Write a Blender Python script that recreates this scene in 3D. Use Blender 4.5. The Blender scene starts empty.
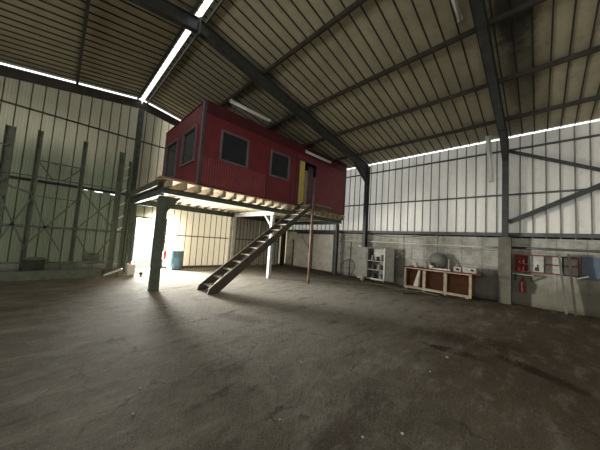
import bpy, bmesh, math, random
from mathutils import Vector, Matrix
random.seed(7)
C = bpy.context.scene.collection
scene = bpy.context.scene

# ------------------------------------------------------------------ camera
cam_d = bpy.data.cameras.new('camera'); cam = bpy.data.objects.new('camera', cam_d); C.objects.link(cam)
cam_d.sensor_width = 36; cam_d.lens = 14.4; cam_d.clip_start = .05; cam_d.clip_end = 400
yaw, pit, rol = math.radians(44.9), math.radians(4.0), math.radians(3.7)
fw = Vector((math.cos(yaw)*math.cos(pit), math.sin(yaw)*math.cos(pit), math.sin(pit)))
rr = Vector((math.sin(yaw), -math.cos(yaw), 0)); uu = rr.cross(fw)
R_ = rr*math.cos(rol) + uu*math.sin(rol); U_ = uu*math.cos(rol) - rr*math.sin(rol)
cam.matrix_world = Matrix(((R_.x, U_.x, -fw.x, 0), (R_.y, U_.y, -fw.y, 0), (R_.z, U_.z, -fw.z, 1.6), (0, 0, 0, 1)))
scene.camera = cam

# ------------------------------------------------------------------ sky, daylight, exposure
scene.view_settings.view_transform = 'Standard'
scene.view_settings.look = 'None'
scene.view_settings.gamma = 1
scene.view_settings.use_curve_mapping = False
scene.view_settings.exposure = 0.0
world = bpy.data.worlds.new('sky'); scene.world = world; world.use_nodes = True
wb = world.node_tree.nodes['Background']
wb.inputs[0].default_value = (.93, .97, 1.0, 1); wb.inputs[1].default_value = 2.2

def area(name, loc, rot, sx, sy, power, col=(1, 1, 1)):
    l = bpy.data.lights.new(name, 'AREA'); l.shape = 'RECTANGLE'; l.size = sx; l.size_y = sy
    l.energy = power; l.color = col
    o = bpy.data.objects.new(name, l); o.location = loc; o.rotation_euler = rot; C.objects.link(o); return o
HP = math.pi/2
area('doorway_daylight', (2.72, 12.55, 1.1), (-HP, 0, math.radians(20)), 1.1, 2.1, 900, (1, .985, .93)).data.spread = math.radians(105)
area('ridge_daylight', (2.03, 1.0, 7.55), (0, 0, 0), .3, 22, 30, (.98, 1, .97))
area('left_window_daylight', (-7.1, 0.0, 3.9), (0, -HP, 0), 2.4, 14, 250, (1, .97, .92))
area('front_opening_daylight', (1.0, -12.3, 3.2), (HP, 0, 0), 7, 3.2, 50, (1, .97, .93))

# ------------------------------------------------------------------ materials
def mat(name, c1, c2=None, scale=3, rough=.7, metal=0, bump=0, bscale=40, stretch=(1, 1, 1), spec=.3, fine=None):
    m = bpy.data.materials.new(name); m.use_nodes = True; nt = m.node_tree; N = nt.nodes; L = nt.links
    b = N['Principled BSDF']; b.inputs['Roughness'].default_value = rough; b.inputs['Metallic'].default_value = metal
    b.inputs['Specular IOR Level'].default_value = spec
    if c2 is None:
        c2 = tuple(x*.72 for x in c1)
    tc = N.new('ShaderNodeTexCoord'); mp = N.new('ShaderNodeMapping'); mp.inputs['Scale'].default_value = stretch
    L.new(tc.outputs['Object'], mp.inputs[0])
    n = N.new('ShaderNodeTexNoise'); n.inputs['Scale'].default_value = scale; n.inputs['Detail'].default_value = 6; n.inputs['Roughness'].default_value = .65
    L.new(mp.outputs[0], n.inputs['Vector'])
    r = N.new('ShaderNodeValToRGB'); r.color_ramp.elements[0].position = .35; r.color_ramp.elements[1].position = .65
    r.color_ramp.elements[0].color = (*c2, 1); r.color_ramp.elements[1].color = (*c1, 1)
    L.new(n.outputs[0], r.inputs[0]); L.new(r.outputs[0], b.inputs['Base Color'])
    if bump:
        n2 = N.new('ShaderNodeTexNoise'); n2.inputs['Scale'].default_value = bscale; n2.inputs['Detail'].default_value = 4
        L.new(mp.outputs[0], n2.inputs['Vector'])
        bp = N.new('ShaderNodeBump'); bp.inputs['Strength'].default_value = bump; bp.inputs['Distance'].default_value = .02
        L.new(n2.outputs[0], bp.inputs['Height']); L.new(bp.outputs[0], b.inputs['Normal'])
    return m

def nodes(m): return m.node_tree.nodes, m.node_tree.links
def mixcol(nt, fac, a, b, mode='MIX'):
    mx = nt.nodes.new('ShaderNodeMix'); mx.data_type = 'RGBA'; mx.blend_type = mode
    for s, v in ((mx.inputs[0], fac), (mx.inputs[6], a), (mx.inputs[7], b)):
        if hasattr(v, 'is_output'): nt.links.new(v, s)
        elif isinstance(v, tuple): s.default_value = (*v, 1)
        else: s.default_value = v
    return mx.outputs[2]
def mth(nt, op, a, b=None, c=None):
    n = nt.nodes.new('ShaderNodeMath'); n.operation = op
    for i, v in enumerate((a, b, c)):
        if v is None: continue
        if hasattr(v, 'is_output'): nt.links.new(v, n.inputs[i])
        else: n.inputs[i].default_value = v
    return n.outputs[0]
def mrange(nt, v, a, b, c=0, d=1):
    n = nt.nodes.new('ShaderNodeMapRange'); nt.links.new(v, n.inputs[0])
    for i, x in enumerate((a, b, c, d)): n.inputs[i+1].default_value = x
    return n.outputs[0]
def sep(nt):
    g = nt.nodes.new('ShaderNodeNewGeometry'); s = nt.nodes.new('ShaderNodeSeparateXYZ'); nt.links.new(g.outputs['Position'], s.inputs[0])
    return g.outputs['Position'], s.outputs[0], s.outputs[1], s.outputs[2]
def noise(nt, vec, scale, detail=5, stretch=None, rough=.6):
    n = nt.nodes.new('ShaderNodeTexNoise'); n.inputs['Scale'].default_value = scale; n.inputs['Detail'].default_value = detail; n.inputs['Roughness'].default_value = rough
    if stretch:
        mp = nt.nodes.new('ShaderNodeMapping'); mp.inputs['Scale'].default_value = stretch; nt.links.new(vec, mp.inputs[0]); vec = mp.outputs[0]
    nt.links.new(vec, n.inputs['Vector']); return n.outputs[0]

def floor_mat():
    m = bpy.data.materials.new('dusty_concrete'); m.use_nodes = True; nt = m.node_tree; N, L = nodes(m); b = N['Principled BSDF']
    pos, x, y, z = sep(nt)
    n1 = noise(nt, pos, .55, 8); n2 = noise(nt, pos, 3.2, 8, rough=.7); n3 = noise(nt, pos, 26, 4, rough=.75)
    base = mixcol(nt, mrange(nt, n1, .38, .62), (.085, .074, .050), (.135, .120, .088))
    base = mixcol(nt, mrange(nt, n2, .45, .72, 0, .6), base, (.20, .185, .15))
    base = mixcol(nt, mrange(nt, n3, .52, .68, 0, .65), base, (.05, .045, .035))
    # worn brown, oily ground along the right side of the hall
    wob = mth(nt, 'MULTIPLY', mth(nt, 'SUBTRACT', n2, .5), 2.2)
    side = mth(nt, 'ADD', mth(nt, 'SUBTRACT', x, mth(nt, 'MULTIPLY', y, .55)), wob)
    fs = mrange(nt, side, 1.2, 4.2)
    base = mixcol(nt, mth(nt, 'MULTIPLY', fs, .72), base, (.075, .050, .026))
    # pale trodden dust, with the doorway's pool of light painted into it
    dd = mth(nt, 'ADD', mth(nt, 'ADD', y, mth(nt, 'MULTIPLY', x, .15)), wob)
    lit_dust = mth(nt, 'MULTIPLY', mth(nt, 'MULTIPLY', mrange(nt, dd, 1.2, 6.0), mrange(nt, mth(nt, 'ADD', x, wob), 9.8, 7.0)), mth(nt, 'MULTIPLY', mrange(nt, mth(nt, 'ADD', mth(nt, 'SUBTRACT', x, mth(nt, 'MULTIPLY', y, .12)), wob), -.6, 1.4, .1, 1), .8))
    base = mixcol(nt, lit_dust, base, mixcol(nt, mrange(nt, n3, .35, .65), (.30, .28, .235), (.46, .44, .39)))
    grit = noise(nt, pos, 60, 3, rough=.8)
    base = mixcol(nt, mrange(nt, grit, .56, .70, 0, .6), base, (.36, .33, .27))
    base = mixcol(nt, mrange(nt, grit, .44, .32, 0, .6), base, (.05, .045, .035))
    # oil stains
    for cx, cy, rx, ry, a, s in ((4.65, 1.0, .42, .13, -1.47, .85), (4.9, .02, .55, .14, 1.07, .9), (5.5, .9, .9, .35, -1.2, .45), (1.75, 1.15, .35, .2, .3, .5), (2.8, 4.2, .6, .2, -1.0, .35)):
        dx = mth(nt, 'SUBTRACT', x, cx); dy = mth(nt, 'SUBTRACT', y, cy)
        ca, sa = math.cos(a), math.sin(a)
        u = mth(nt, 'DIVIDE', mth(nt, 'ADD', mth(nt, 'MULTIPLY', dx, ca), mth(nt, 'MULTIPLY', dy, sa)), rx)
        v = mth(nt, 'DIVIDE', mth(nt, 'SUBTRACT', mth(nt, 'MULTIPLY', dy, ca), mth(nt, 'MULTIPLY', dx, sa)), ry)
        d = mth(nt, 'ADD', mth(nt, 'POWER', mth(nt, 'ADD', mth(nt, 'MULTIPLY', u, u), mth(nt, 'MULTIPLY', v, v)), .5), wob)
        base = mixcol(nt, mrange(nt, d, 1.25, .6, 0, s), base, (.035, .018, .01))
    scuff = noise(nt, pos, 2.0, 8, (.5, 1.4, 1), rough=.75)
    base = mixcol(nt, mrange(nt, scuff, .52, .66, 0, .6), base, (.27, .25, .205))
    base = mixcol(nt, mrange(nt, scuff, .47, .34, 0, .7), base, (.05, .040, .026))
    # cracks
    vo = N.new('ShaderNodeTexVoronoi'); vo.feature = 'DISTANCE_TO_EDGE'; vo.inputs['Scale'].default_value = .8
    ad = N.new('ShaderNodeVectorMath'); ad.operation = 'ADD'; L.new(pos, ad.inputs[0])
    nc = N.new('ShaderNodeTexNoise'); nc.inputs['Scale'].default_value = 2.2; nc.inputs['Detail'].default_value = 6; L.new(pos, nc.inputs['Vector']); L.new(nc.outputs['Color'], ad.inputs[1])
    L.new(ad.outputs[0], vo.inputs['Vector'])
    crack = mth(nt, 'MULTIPLY', mrange(nt, vo.outputs['Distance'], .018, .0), mrange(nt, n2, .45, .6))
    base = mixcol(nt, mth(nt, 'MULTIPLY', crack, .7), base, (.04, .035, .03))
    L.new(base, b.inputs['Base Color'])
    L.new(mrange(nt, n2, .3, .7, .8, .97), b.inputs['Roughness']); b.inputs['Specular IOR Level'].default_value = .15
    h = mth(nt, 'ADD', mth(nt, 'MULTIPLY', n3, .5), mth(nt, 'SUBTRACT', n2, mth(nt, 'MULTIPLY', crack, .12)))
    bp = N.new('ShaderNodeBump'); bp.inputs['Strength'].default_value = 1; bp.inputs['Distance'].default_value = .04
    L.new(h, bp.inputs['Height']); L.new(bp.outputs[0], b.inputs['Normal'])
    return m

def sheet_mat(name, c_hi, c_lo, stain, zmix=None, green=None, rough=.5, metal=.0, streak=(1.5, 1.5, .15), transl=None, soot=()):
    m = bpy.data.materials.new(name); m.use_nodes = True; nt = m.node_tree; N, L = nodes(m); b = N['Principled BSDF']
    pos, x, y, z = sep(nt)
    n1 = noise(nt, pos, 1.4, 6, streak); n2 = noise(nt, pos, 5, 6)
    base = mixcol(nt, mrange(nt, n1, .35, .65), c_lo, c_hi)
    base = mixcol(nt, mrange(nt, n2, .55, .8, 0, .5), base, stain)
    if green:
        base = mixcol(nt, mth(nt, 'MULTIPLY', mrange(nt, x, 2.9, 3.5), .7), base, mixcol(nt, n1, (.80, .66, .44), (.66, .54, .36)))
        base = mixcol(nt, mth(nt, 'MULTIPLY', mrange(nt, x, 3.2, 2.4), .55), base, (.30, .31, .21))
    if green:      # green flare glare painted into the lower left sheets
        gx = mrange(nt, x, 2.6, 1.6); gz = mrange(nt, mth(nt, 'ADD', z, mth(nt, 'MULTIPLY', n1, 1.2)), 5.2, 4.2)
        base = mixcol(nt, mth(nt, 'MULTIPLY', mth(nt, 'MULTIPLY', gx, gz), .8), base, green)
    for cx, cy, rx, ry, k in soot:     # dark soot and damp patches
        dx = mth(nt, 'DIVIDE', mth(nt, 'SUBTRACT', x, cx), rx); dy = mth(nt, 'DIVIDE', mth(nt, 'SUBTRACT', y, cy), ry)
        d = mth(nt, 'ADD', mth(nt, 'ADD', mth(nt, 'MULTIPLY', dx, dx), mth(nt, 'MULTIPLY', dy, dy)), mth(nt, 'MULTIPLY', mth(nt, 'SUBTRACT', n2, .5), 1.5))
        base = mixcol(nt, mrange(nt, d, 1.2, .3, 0, k), base, (.03, .027, .02))
    L.new(base, b.inputs['Base Color']); b.inputs['Roughness'].default_value = rough; b.inputs['Metallic'].default_value = metal
    b.inputs['Specular IOR Level'].default_value = .35
    if transl:      # thin plastic sheeting that daylight shines through
        tr = N.new('ShaderNodeBsdfTranslucent'); L.new(base, tr.inputs[0])
        ms = N.new('ShaderNodeMixShader'); L.new(b.outputs[0], ms.inputs[1]); L.new(tr.outputs[0], ms.inputs[2])
        f = transl(nt, x, y, z, n1); 
        if hasattr(f, 'is_output'): L.new(f, ms.inputs[0])
        else: ms.inputs[0].default_value = f
        L.new(ms.outputs[0], N['Material Output'].inputs[0])
    return m

def t_back(nt, x, y, z, n):
    low = mth(nt, 'MULTIPLY', mrange(nt, x, 2.6, 3.6), .55)
    zz = mth(nt, 'ADD', z, mth(nt, 'MULTIPLY', n, .5))
    band = mth(nt, 'MULTIPLY', mth(nt, 'MULTIPLY', mrange(nt, zz, 4.0, 4.8), mrange(nt, zz, 6.1, 5.3)), mrange(nt, x, 1.3, -.3))
    return mth(nt, 'ADD', mth(nt, 'ADD', low, .06), mth(nt, 'MULTIPLY', band, .14))
def t_right(nt, x, y, z, n):
    return mrange(nt, y, .2, 6.5, .055, .24)

def block_mat():
    m = bpy.data.materials.new('painted_blockwork'); m.use_nodes = True; nt = m.node_tree; N, L = nodes(m); b = N['Principled BSDF']
    pos, x, y, z = sep(nt)
    cb = N.new('ShaderNodeCombineXYZ'); L.new(mth(nt, 'ADD', y, x), cb.inputs[0]); L.new(z, cb.inputs[1])
    br = N.new('ShaderNodeTexBrick'); L.new(cb.outputs[0], br.inputs['Vector']); br.inputs['Scale'].default_value = 1
    br.inputs['Brick Width'].default_value = .62; br.inputs['Row Height'].default_value = .58; br.inputs['Mortar Size'].default_value = .012; br.offset = 0.0
    br.inputs['Color1'].default_value = (.43, .42, .36, 1); br.inputs['Color2'].default_value = (.38, .375, .33, 1); br.inputs['Mortar'].default_value = (.24, .23, .2, 1)
    n1 = noise(nt, pos, 1.1, 7); n2 = noise(nt, pos, 6, 6, (1, 1, .35))
    low = mrange(nt, mth(nt, 'ADD', z, mth(nt, 'MULTIPLY', mth(nt, 'SUBTRACT', n1, .5), 2.4)), 1.5, .75)
    rightm = mrange(nt, y, 3.8, 1.5, .1, .85)
    base = mixcol(nt, mth(nt, 'MULTIPLY', low, rightm), br.outputs['Color'], (.15, .14, .095))
    base = mixcol(nt, mrange(nt, n2, .5, .72, 0, .55), base, (.16, .15, .12))
    base = mixcol(nt, mrange(nt, mth(nt, 'ADD', z, mth(nt, 'MULTIPLY', n2, .2)), .3, .12, 0, .8), base, (.07, .06, .045))
    big = noise(nt, pos, .8, 7, (1, .8, 1.4), rough=.7)
    base = mixcol(nt, mrange(nt, big, .47, .60, 0, .75), base, (.17, .155, .11))
    base = mixcol(nt, mrange(nt, big, .44, .30, 0, .45), base, (.52, .50, .42))
    run = noise(nt, pos, 3.5, 5, (1, 1, .12))
    base = mixcol(nt, mrange(nt, run, .56, .72, 0, .6), base, (.13, .115, .08))
    for cy, cz, ry, rz in ((4.45, .75, .62, .5), (2.85, 1.2, .3, .36)):   # dark arched soot marks left on the wall over the workbench
        dy = mth(nt, 'DIVIDE', mth(nt, 'SUBTRACT', y, cy), ry); dz = mth(nt, 'DIVIDE', mth(nt, 'SUBTRACT', z, cz), rz)
        d = mth(nt, 'ADD', mth(nt, 'ADD', mth(nt, 'MULTIPLY', dy, dy), mth(nt, 'MULTIPLY', dz, dz)), mth(nt, 'SUBTRACT', n2, .5))
        base = mixcol(nt, mrange(nt, d, 1.15, .8, 0, .6), base, (.13, .12, .095))
    L.new(base, b.inputs['Base Color']); b.inputs['Roughness'].default_value = .85
    bp = N.new('ShaderNodeBump'); bp.inputs['Strength'].default_value = .35; bp.inputs['Distance'].default_value = .02
    L.new(mth(nt, 'ADD', n2, mth(nt, 'MULTIPLY', br.outputs['Fac'], -.6)), bp.inputs['Height']); L.new(bp.outputs[0], b.inputs['Normal'])
    return m

M = {}
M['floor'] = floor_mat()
M['block'] = block_mat()
M['sheet_right'] = sheet_mat('white_sheeting', (.78, .745, .66), (.62, .60, .54), (.46, .42, .33), transl=t_right)
M['seam_right'] = mat('seam_shade', (.26, .25, .23), (.16, .155, .14), 5)  # dark sheet joints, with the rib shading put into the colour
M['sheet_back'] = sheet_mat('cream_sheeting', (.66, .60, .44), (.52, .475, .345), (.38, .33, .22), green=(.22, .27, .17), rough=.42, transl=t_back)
M['seam_back'] = mat('back_seam_shade', (.13, .12, .075), (.085, .08, .05), 5)  # joint tone darkened to paint the shading of the back wall ribs
M['roof'] = sheet_mat('aged_roof_sheeting', (.50, .45, .30), (.38, .34, .23), (.15, .12, .09), streak=(1, 1, 1), rough=.6, soot=((6.0, .35, 1.5, .45, .9), (8.0, .3, 1.6, .4, .6), (4.3, 6.6, .5, .9, .6), (6.3, 6.8, .6, .7, .5)))
M['seam_roof'] = mat('roof_rib_grime', (.06, .05, .035), (.035, .03, .022), 5)
M['steel'] = mat('grey_steel_paint', (.085, .088, .082), (.05, .052, .048), 4, .55, .3)
M['dark_steel'] = mat('dark_purlin_steel', (.075, .065, .052), (.045, .038, .03), 4, .6, .2)
M['girt'] = mat('girt_steel', (.14, .14, .135), (.08, .08, .078), 4, .6, .2)
M['green_steel'] = mat('green_grey_steel', (.13, .155, .115), (.08, .095, .068), 5, .6, .1)  # green-grey paint, lightened so the colour carries the green glare
M['white_steel'] = mat('white_painted_steel', (.66, .67, .62), (.45, .46, .42), 6, .5)
M['red'] = mat('red_painted_panel', (.215, .030, .038), (.155, .022, .028), 2, .5, 0, .12, 14, spec=.4)
M['red_roof'] = mat('dark_red_fascia', (.10, .018, .022), (.075, .014, .017), 2, .55)
M['frame_grey'] = mat('grey_purple_frame', (.22, .17, .19), (.15, .12, .13), 5, .5)
M['frame_dark'] = mat('dark_corner_trim', (.10, .085, .1), (.06, .05, .06), 5, .5)
M['timber'] = mat('weathered_timber', (.34, .28, .19), (.22, .18, .11), 4, .8, 0, .2, 30, (6, 1, 6))
M['timber_pale'] = mat('pale_joist_timber', (.50, .43, .31), (.36, .30, .20), 4, .8)
M['deck'] = mat('deck_underside_board', (.66, .42, .22), (.52, .33, .16), 3, .75)
M['stair'] = mat('stair_stringer_paint', (.10, .085, .06), (.06, .05, .038), 5, .6)
M['tread'] = mat('dusty_tread', (.44, .42, .34), (.30, .28, .22), 6, .8)
M['rust'] = mat('rusty_red_steel', (.27, .19, .14), (.14, .07, .05), 8, .75)
M['yellow'] = mat('yellow_paint', (.72, .56, .14), (.6, .45, .1), 4, .5)
M['curtain'] = mat('pale_curtain_cloth', (.55, .5, .36), (.36, .26, .2), 9, .9, stretch=(5, 5, .6))
M['dark_curtain'] = mat('mauve_curtain_cloth', (.25, .13, .16), (.12, .07, .08), 9, .9, stretch=(5, 5, .6))
M['dark'] = mat('dark_interior', (.06, .055, .05), (.035, .03, .03), 3, .8)
M['rack'] = mat('rack_steel', (.17, .185, .135), (.11, .12, .085), 5, .65, .1)  # lighter greenish tone paints the hazy glare into the steel
M['grey_cab'] = mat('grey_cabinet_paint', (.24, .235, .2), (.17, .165, .14), 6, .6)
M['white'] = mat('white_paint', (.78, .78, .72), (.62, .62, .56), 5, .6)
M['door_white'] = mat('scuffed_white_door', (.86, .83, .75), (.68, .64, .56), 2.5, .7, 0, .1, 20)
M['door_grey'] = mat('grey_weathered_door', (.50, .48, .41), (.34, .33, .28), 3, .7, stretch=(2, 2, .3))
M['bench'] = mat('bench_frame_timber', (.40, .34, .24), (.27, .22, .15), 6, .8)
M['bench_in'] = mat('reddish_brown_board', (.26, .125, .065), (.18, .08, .04), 5, .8)
M['cloth'] = mat('pale_rag_cloth', (.75, .68, .58), (.6, .5, .42), 8, .9)
M['blue'] = mat('faded_blue_plastic', (.16, .27, .33), (.11, .2, .26), 5, .5)
M['blue_grey'] = mat('blue_grey_board', (.13, .17, .21), (.09, .12, .15), 3, .6)
M['redplastic'] = mat('red_enamel', (.6, .06, .04), (.42, .04, .03), 5, .4)
M['maroon'] = mat('maroon_paint', (.22, .04, .03), (.12, .025, .02), 6, .6)
M['black'] = mat('black_rubber', (.03, .03, .03), (.015, .015, .015), 5, .6)
M['pipe'] = mat('dull_white_pipe', (.66, .65, .58), (.48, .47, .42), 7, .5)
M['offwhite'] = mat('grimy_white_paint', (.55, .54, .47), (.36, .35, .29), 9, .7)
M['tube'] = mat('lamp_tube_glass', (.9, .9, .86), (.82, .82, .78), 4, .25)
M['ground'] = mat('pale_outdoor_gravel', (.6, .6, .55), (.48, .48, .43), 3, .9)
M['pier'] = mat('stained_concrete', (.17, .16, .12), (.10, .095, .07), 2.5, .85, 0, .3, 20)
M['red_rib'] = mat('lit_red_rib', (.30, .075, .08), (.22, .05, .055), 4, .6)  # lighter red paints highlights onto the cladding ribs
M['stone'] = mat('pale_rubble', (.62, .6, .54), (.45, .43, .38), 12, .85)
gm = bpy.data.materials.new('window_glass'); gm.use_nodes = True
gb = gm.node_tree.nodes['Principled BSDF']; gb.inputs['Base Color'].default_value = (.035, .04, .047, 1); gb.inputs['Roughness'].default_value = .08
gn = gm.node_tree.nodes.new('ShaderNodeTexNoise'); gn.inputs['Scale'].default_value = 3
gr = gm.node_tree.nodes.new('ShaderNodeMapRange'); gr.inputs[3].default_value = .06; gr.inputs[4].default_value = .22
gm.node_tree.links.new(gn.outputs[0], gr.inputs[0]); gm.node_tree.links.new(gr.outputs[0], gb.inputs['Roughness'])
gb.inputs['Specular IOR Level'].default_value = .55; gb.inputs['Alpha'].default_value = .9
M['glass'] = gm

# ------------------------------------------------------------------ helpers
class MB:
    def __init__(s): s.v = []; s.f = []; s.mi = []; s.sm = []
    def quadmesh(s, vs, fs, mi=0, sm=False):
        o = len(s.v); s.v += [tuple(v) for v in vs]; s.f += [tuple(i+o for i in f) for f in fs]; s.mi += [mi]*len(fs); s.sm += [sm]*len(fs); return s
    def box(s, a, b, mi=0):
        x0, y0, z0 = (min(a[i], b[i]) for i in range(3)); x1, y1, z1 = (max(a[i], b[i]) for i in range(3))
        v = [(x0, y0, z0), (x1, y0, z0), (x1, y1, z0), (x0, y1, z0), (x0, y0, z1), (x1, y0, z1), (x1, y1, z1), (x0, y1, z1)]
        return s.quadmesh(v, [(0, 3, 2, 1), (4, 5, 6, 7), (0, 1, 5, 4), (1, 2, 6, 5), (2, 3, 7, 6), (3, 0, 4, 7)], mi)
    def bar(s, p, q, w, h, up=(0, 0, 1), mi=0):
        p, q = Vector(p), Vector(q); d = (q-p).normalized(); u = Vector(up)
        if abs(d.dot(u)) > .98: u = Vector((0, 1, 0))
        r = d.cross(u).normalized(); u = r.cross(d).normalized(); r = r*w/2; u = u*h/2
        v = [p-r-u, p+r-u, p+r+u, p-r+u, q-r-u, q+r-u, q+r+u, q-r+u]
        return s.quadmesh(v, [(0, 1, 2, 3), (7, 6, 5, 4), (0, 4, 5, 1), (1, 5, 6, 2), (2, 6, 7, 3), (3, 7, 4, 0)], mi)
    def ibeam(s, p, q, w, h, t=.014, up=(0, 0, 1), mi=0):
        p, q = Vector(p), Vector(q); d = (q-p).normalized(); u = Vector(up)
        if abs(d.dot(u)) > .98: u = Vector((0, 1, 0))
        r = d.cross(u).normalized(); u = r.cross(d).normalized()
        o = u*(h/2-t/2)
        s.bar(p+o, q+o, w, t, up, mi); s.bar(p-o, q-o, w, t, up, mi); s.bar(p, q, t, h-2*t, up, mi); return s
    def tube(s, pts, r, n=10, mi=0, closed=False, caps=True):
        pts = [Vector(p) for p in pts]; rings = []; vs = []; fs = []
        N_ = len(pts)
        for i, p in enumerate(pts):
            a = pts[(i-1) % N_] if (closed or i) else p; b = pts[(i+1) % N_] if (closed or i < N_-1) else p
            d = (b-a).normalized(); u = Vector((0, 0, 1)) if abs(d.z) < .9 else Vector((1, 0, 0))
            x = d.cross(u).normalized(); y = x.cross(d)
            rad = r[i] if isinstance(r, (list, tuple)) else r
            for k in range(n):
                t = 2*math.pi*k/n; vs.append(p+x*math.cos(t)*rad+y*math.sin(t)*rad)
        m = N_ if closed else N_-1
        for i in range(m):
            j = (i+1) % N_
            for k in range(n): fs.append((i*n+k, i*n+(k+1) % n, j*n+(k+1) % n, j*n+k))
        if caps and not closed:
            fs.append(tuple(range(n))[::-1]); fs.append(tuple((N_-1)*n+k for k in range(n)))
        return s.quadmesh(vs, fs, mi, True)
    def lathe(s, c, prof, n=20, mi=0):
        vs = []; fs = []
        for (r, z) in prof:
            for k in range(n): t = 2*math.pi*k/n; vs.append((c[0]+r*math.cos(t), c[1]+r*math.sin(t), c[2]+z))
        for i in range(len(prof)-1):
            for k in range(n): fs.append((i*n+k, i*n+(k+1) % n, (i+1)*n+(k+1) % n, (i+1)*n+k))
        fs.append(tuple(range(n))[::-1]); fs.append(tuple((len(prof)-1)*n+k for k in range(n)))
        return s.quadmesh(vs, fs, mi, True)
    def build(s, name, mats, parent=None, bevel=0):
        me = bpy.data.meshes.new(name)
        org = Vector(parent['_o']) if parent is not None and '_o' in parent else Vector((0, 0, 0))
        me.from_pydata([tuple(Vector(v)-org) for v in s.v], [], s.f)
        for m in (mats if isinstance(mats, (list, tuple)) else [mats]): me.materials.append(m)
        for p, mi, sm in zip(me.polygons, s.mi, s.sm): p.material_index = mi; p.use_smooth = sm
        me.update()
        o = bpy.data.objects.new(name, me); C.objects.link(o)
        if parent is not None: o.parent = parent; o['_o'] = (0.0, 0.0, 0.0) if False else tuple(org)
        if bevel:
            bv = o.modifiers.new('bevel', 'BEVEL'); bv.width = bevel; bv.segments = 2; bv.limit_method = 'ANGLE'
        return o
def B(a, b): return MB().box(a, b)
def thing(name, label, cat, loc=(0, 0, 0), group=None):
    o = bpy.data.objects.new(name, None); C.objects.link(o); o.location = loc; o.empty_display_size = .2
    o['_o'] = tuple(float(v) for v in loc); o['label'] = label; o['category'] = cat
    if group: o['group'] = group
    return o
def tag(o, label, cat, group=None):
    o['label'] = label; o['category'] = cat
    if group: o['group'] = group
    return o
def struct(o): o['kind'] = 'structure'; return o

XR, YB, XL, YF = 10.95, 12.1, -6.9, -12.0
RX, RZ, SL = 2.03, 7.26, .165
def roofz(x): return RZ-SL*abs(x-RX)
EAVE_GAP = .045

def corr(u0, u1, vfun, vbreaks, place, pitch, ribw, depth, holes=(), ub=(), micro=0, off=0.0, thick=0.0):
    """profiled sheet: u along the wall, v up; rib faces take material 1. holes are (u0,u1,v0,v1)."""
    us = set([u0, u1]) | set(u for u in ub if u0 < u < u1)
    k = math.floor((u0-off)/pitch)-1; ribs = []
    while off+k*pitch < u1+pitch:
        c = off+k*pitch; ribs.append(c)
        for d in (-ribw, -ribw*.55, ribw*.55, ribw):
            if u0 < c+d < u1: us.add(c+d)
        if micro:
            for j in range(1, micro+1):
                mc = c+pitch*j/(micro+1)
                for d in (-.02, -.008, .008, .02):
                    if u0 < mc+d < u1: us.add(mc+d)
        k += 1
    for h in holes: us |= {h[0], h[1]}
    us = sorted(us); uu_ = [us[0]]
    for u in us[1:]:
        if u-uu_[-1] > 1e-4: uu_.append(u)
    us = uu_
    def prof(u):
        t = (u-off) % pitch; t = min(t, pitch-t)
        if t <= ribw*.56: return depth
        if t < ribw: return depth*(ribw-t)/(ribw*.45)
        if micro:
            q = ((u-off) % pitch)*(micro+1)/pitch; e = abs(q-round(q))*pitch/(micro+1)
            if e <= .009: return .008
            if e < .02: return .008*(.02-e)/.011
        return 0
    vb = sorted(set(list(vbreaks) + [v for h in holes for v in (h[2], h[3])]))
    mb = MB(); nv = len(vb)+1; vs = []
    for u in us:
        top = vfun(u)
        for v in vb+[top]: vs.append(place(u, min(v, top) if v is not top else top, prof(u)))
    fs = []; mis = []
    for i in range(len(us)-1):
        uc = (us[i]+us[i+1])/2; t = (uc-off) % pitch; t = min(t, pitch-t)
        for j in range(nv-1):
            va = vb[j]; vbn = (vb+[vfun(uc)])[j+1]; vc = (va+vbn)/2
            if any(h[0] < uc < h[1] and h[2] < vc < h[3] for h in holes): continue
            fs.append((i*nv+j, (i+1)*nv+j, (i+1)*nv+j+1, i*nv+j+1)); mis.append(1 if t < ribw else 0)
    mb.quadmesh(vs, fs); mb.mi = mis; return mb

# ------------------------------------------------------------------ the hall
def grid(x0, y0, x1, y1, z):
    return MB().quadmesh([(x0, y0, z), (x1, y0, z), (x1, y1, z), (x0, y1, z)], [(0, 1, 2, 3)])
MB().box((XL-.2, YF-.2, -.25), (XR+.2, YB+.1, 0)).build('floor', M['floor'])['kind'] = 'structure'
struct(MB().box((-60, YB+.1, -.35), (60, 80, -.03)).build('floor', M['ground']))

# back (gable) wall: sheeting with the doorway and rust slits
DX0, DX1, DZ = 2.3, 3.42, 2.17
holes = [(DX0, DX1, 0, DZ), (.47, .50, 1.62, 2.55), (.55, .66, 3.02, 3.05), (.86, 1.1, 3.0, 3.04), (1.34, 1.66, 2.98, 3.02),
         (4.9, 4.96, 2.92, 2.97), (5.2, 5.27, 2.94, 2.99), (5.62, 5.68, 2.92, 2.97), (5.98, 6.04, 2.93, 2.98)]
backtop = lambda x: roofz(x)-.36
wb_ = corr(XL, XR, backtop, [0.0], lambda u, v, d: (u, YB-d, v), .30, .015, .03, holes, micro=3, off=.16)
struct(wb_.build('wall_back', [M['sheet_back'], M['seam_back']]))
# concrete kerb at the foot of the back wall
kb = MB().box((XL, YB-.12, 0), (DX0-.05, YB-.02, .26)).box((DX1+.05, YB-.1, 0), (XR, YB-.02, .1))
struct(kb.build('baseboard_back', M['block']))
struct(MB().box((DX0-.06, YB-.08, 0), (DX0, YB+.04, DZ+.06)).box((DX1, YB-.08, 0), (DX1+.06, YB+.04, DZ+.06)).box((DX0, YB-.08, DZ), (DX1, YB+.04, DZ+.06)).build('trim_1', M['steel']))
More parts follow.
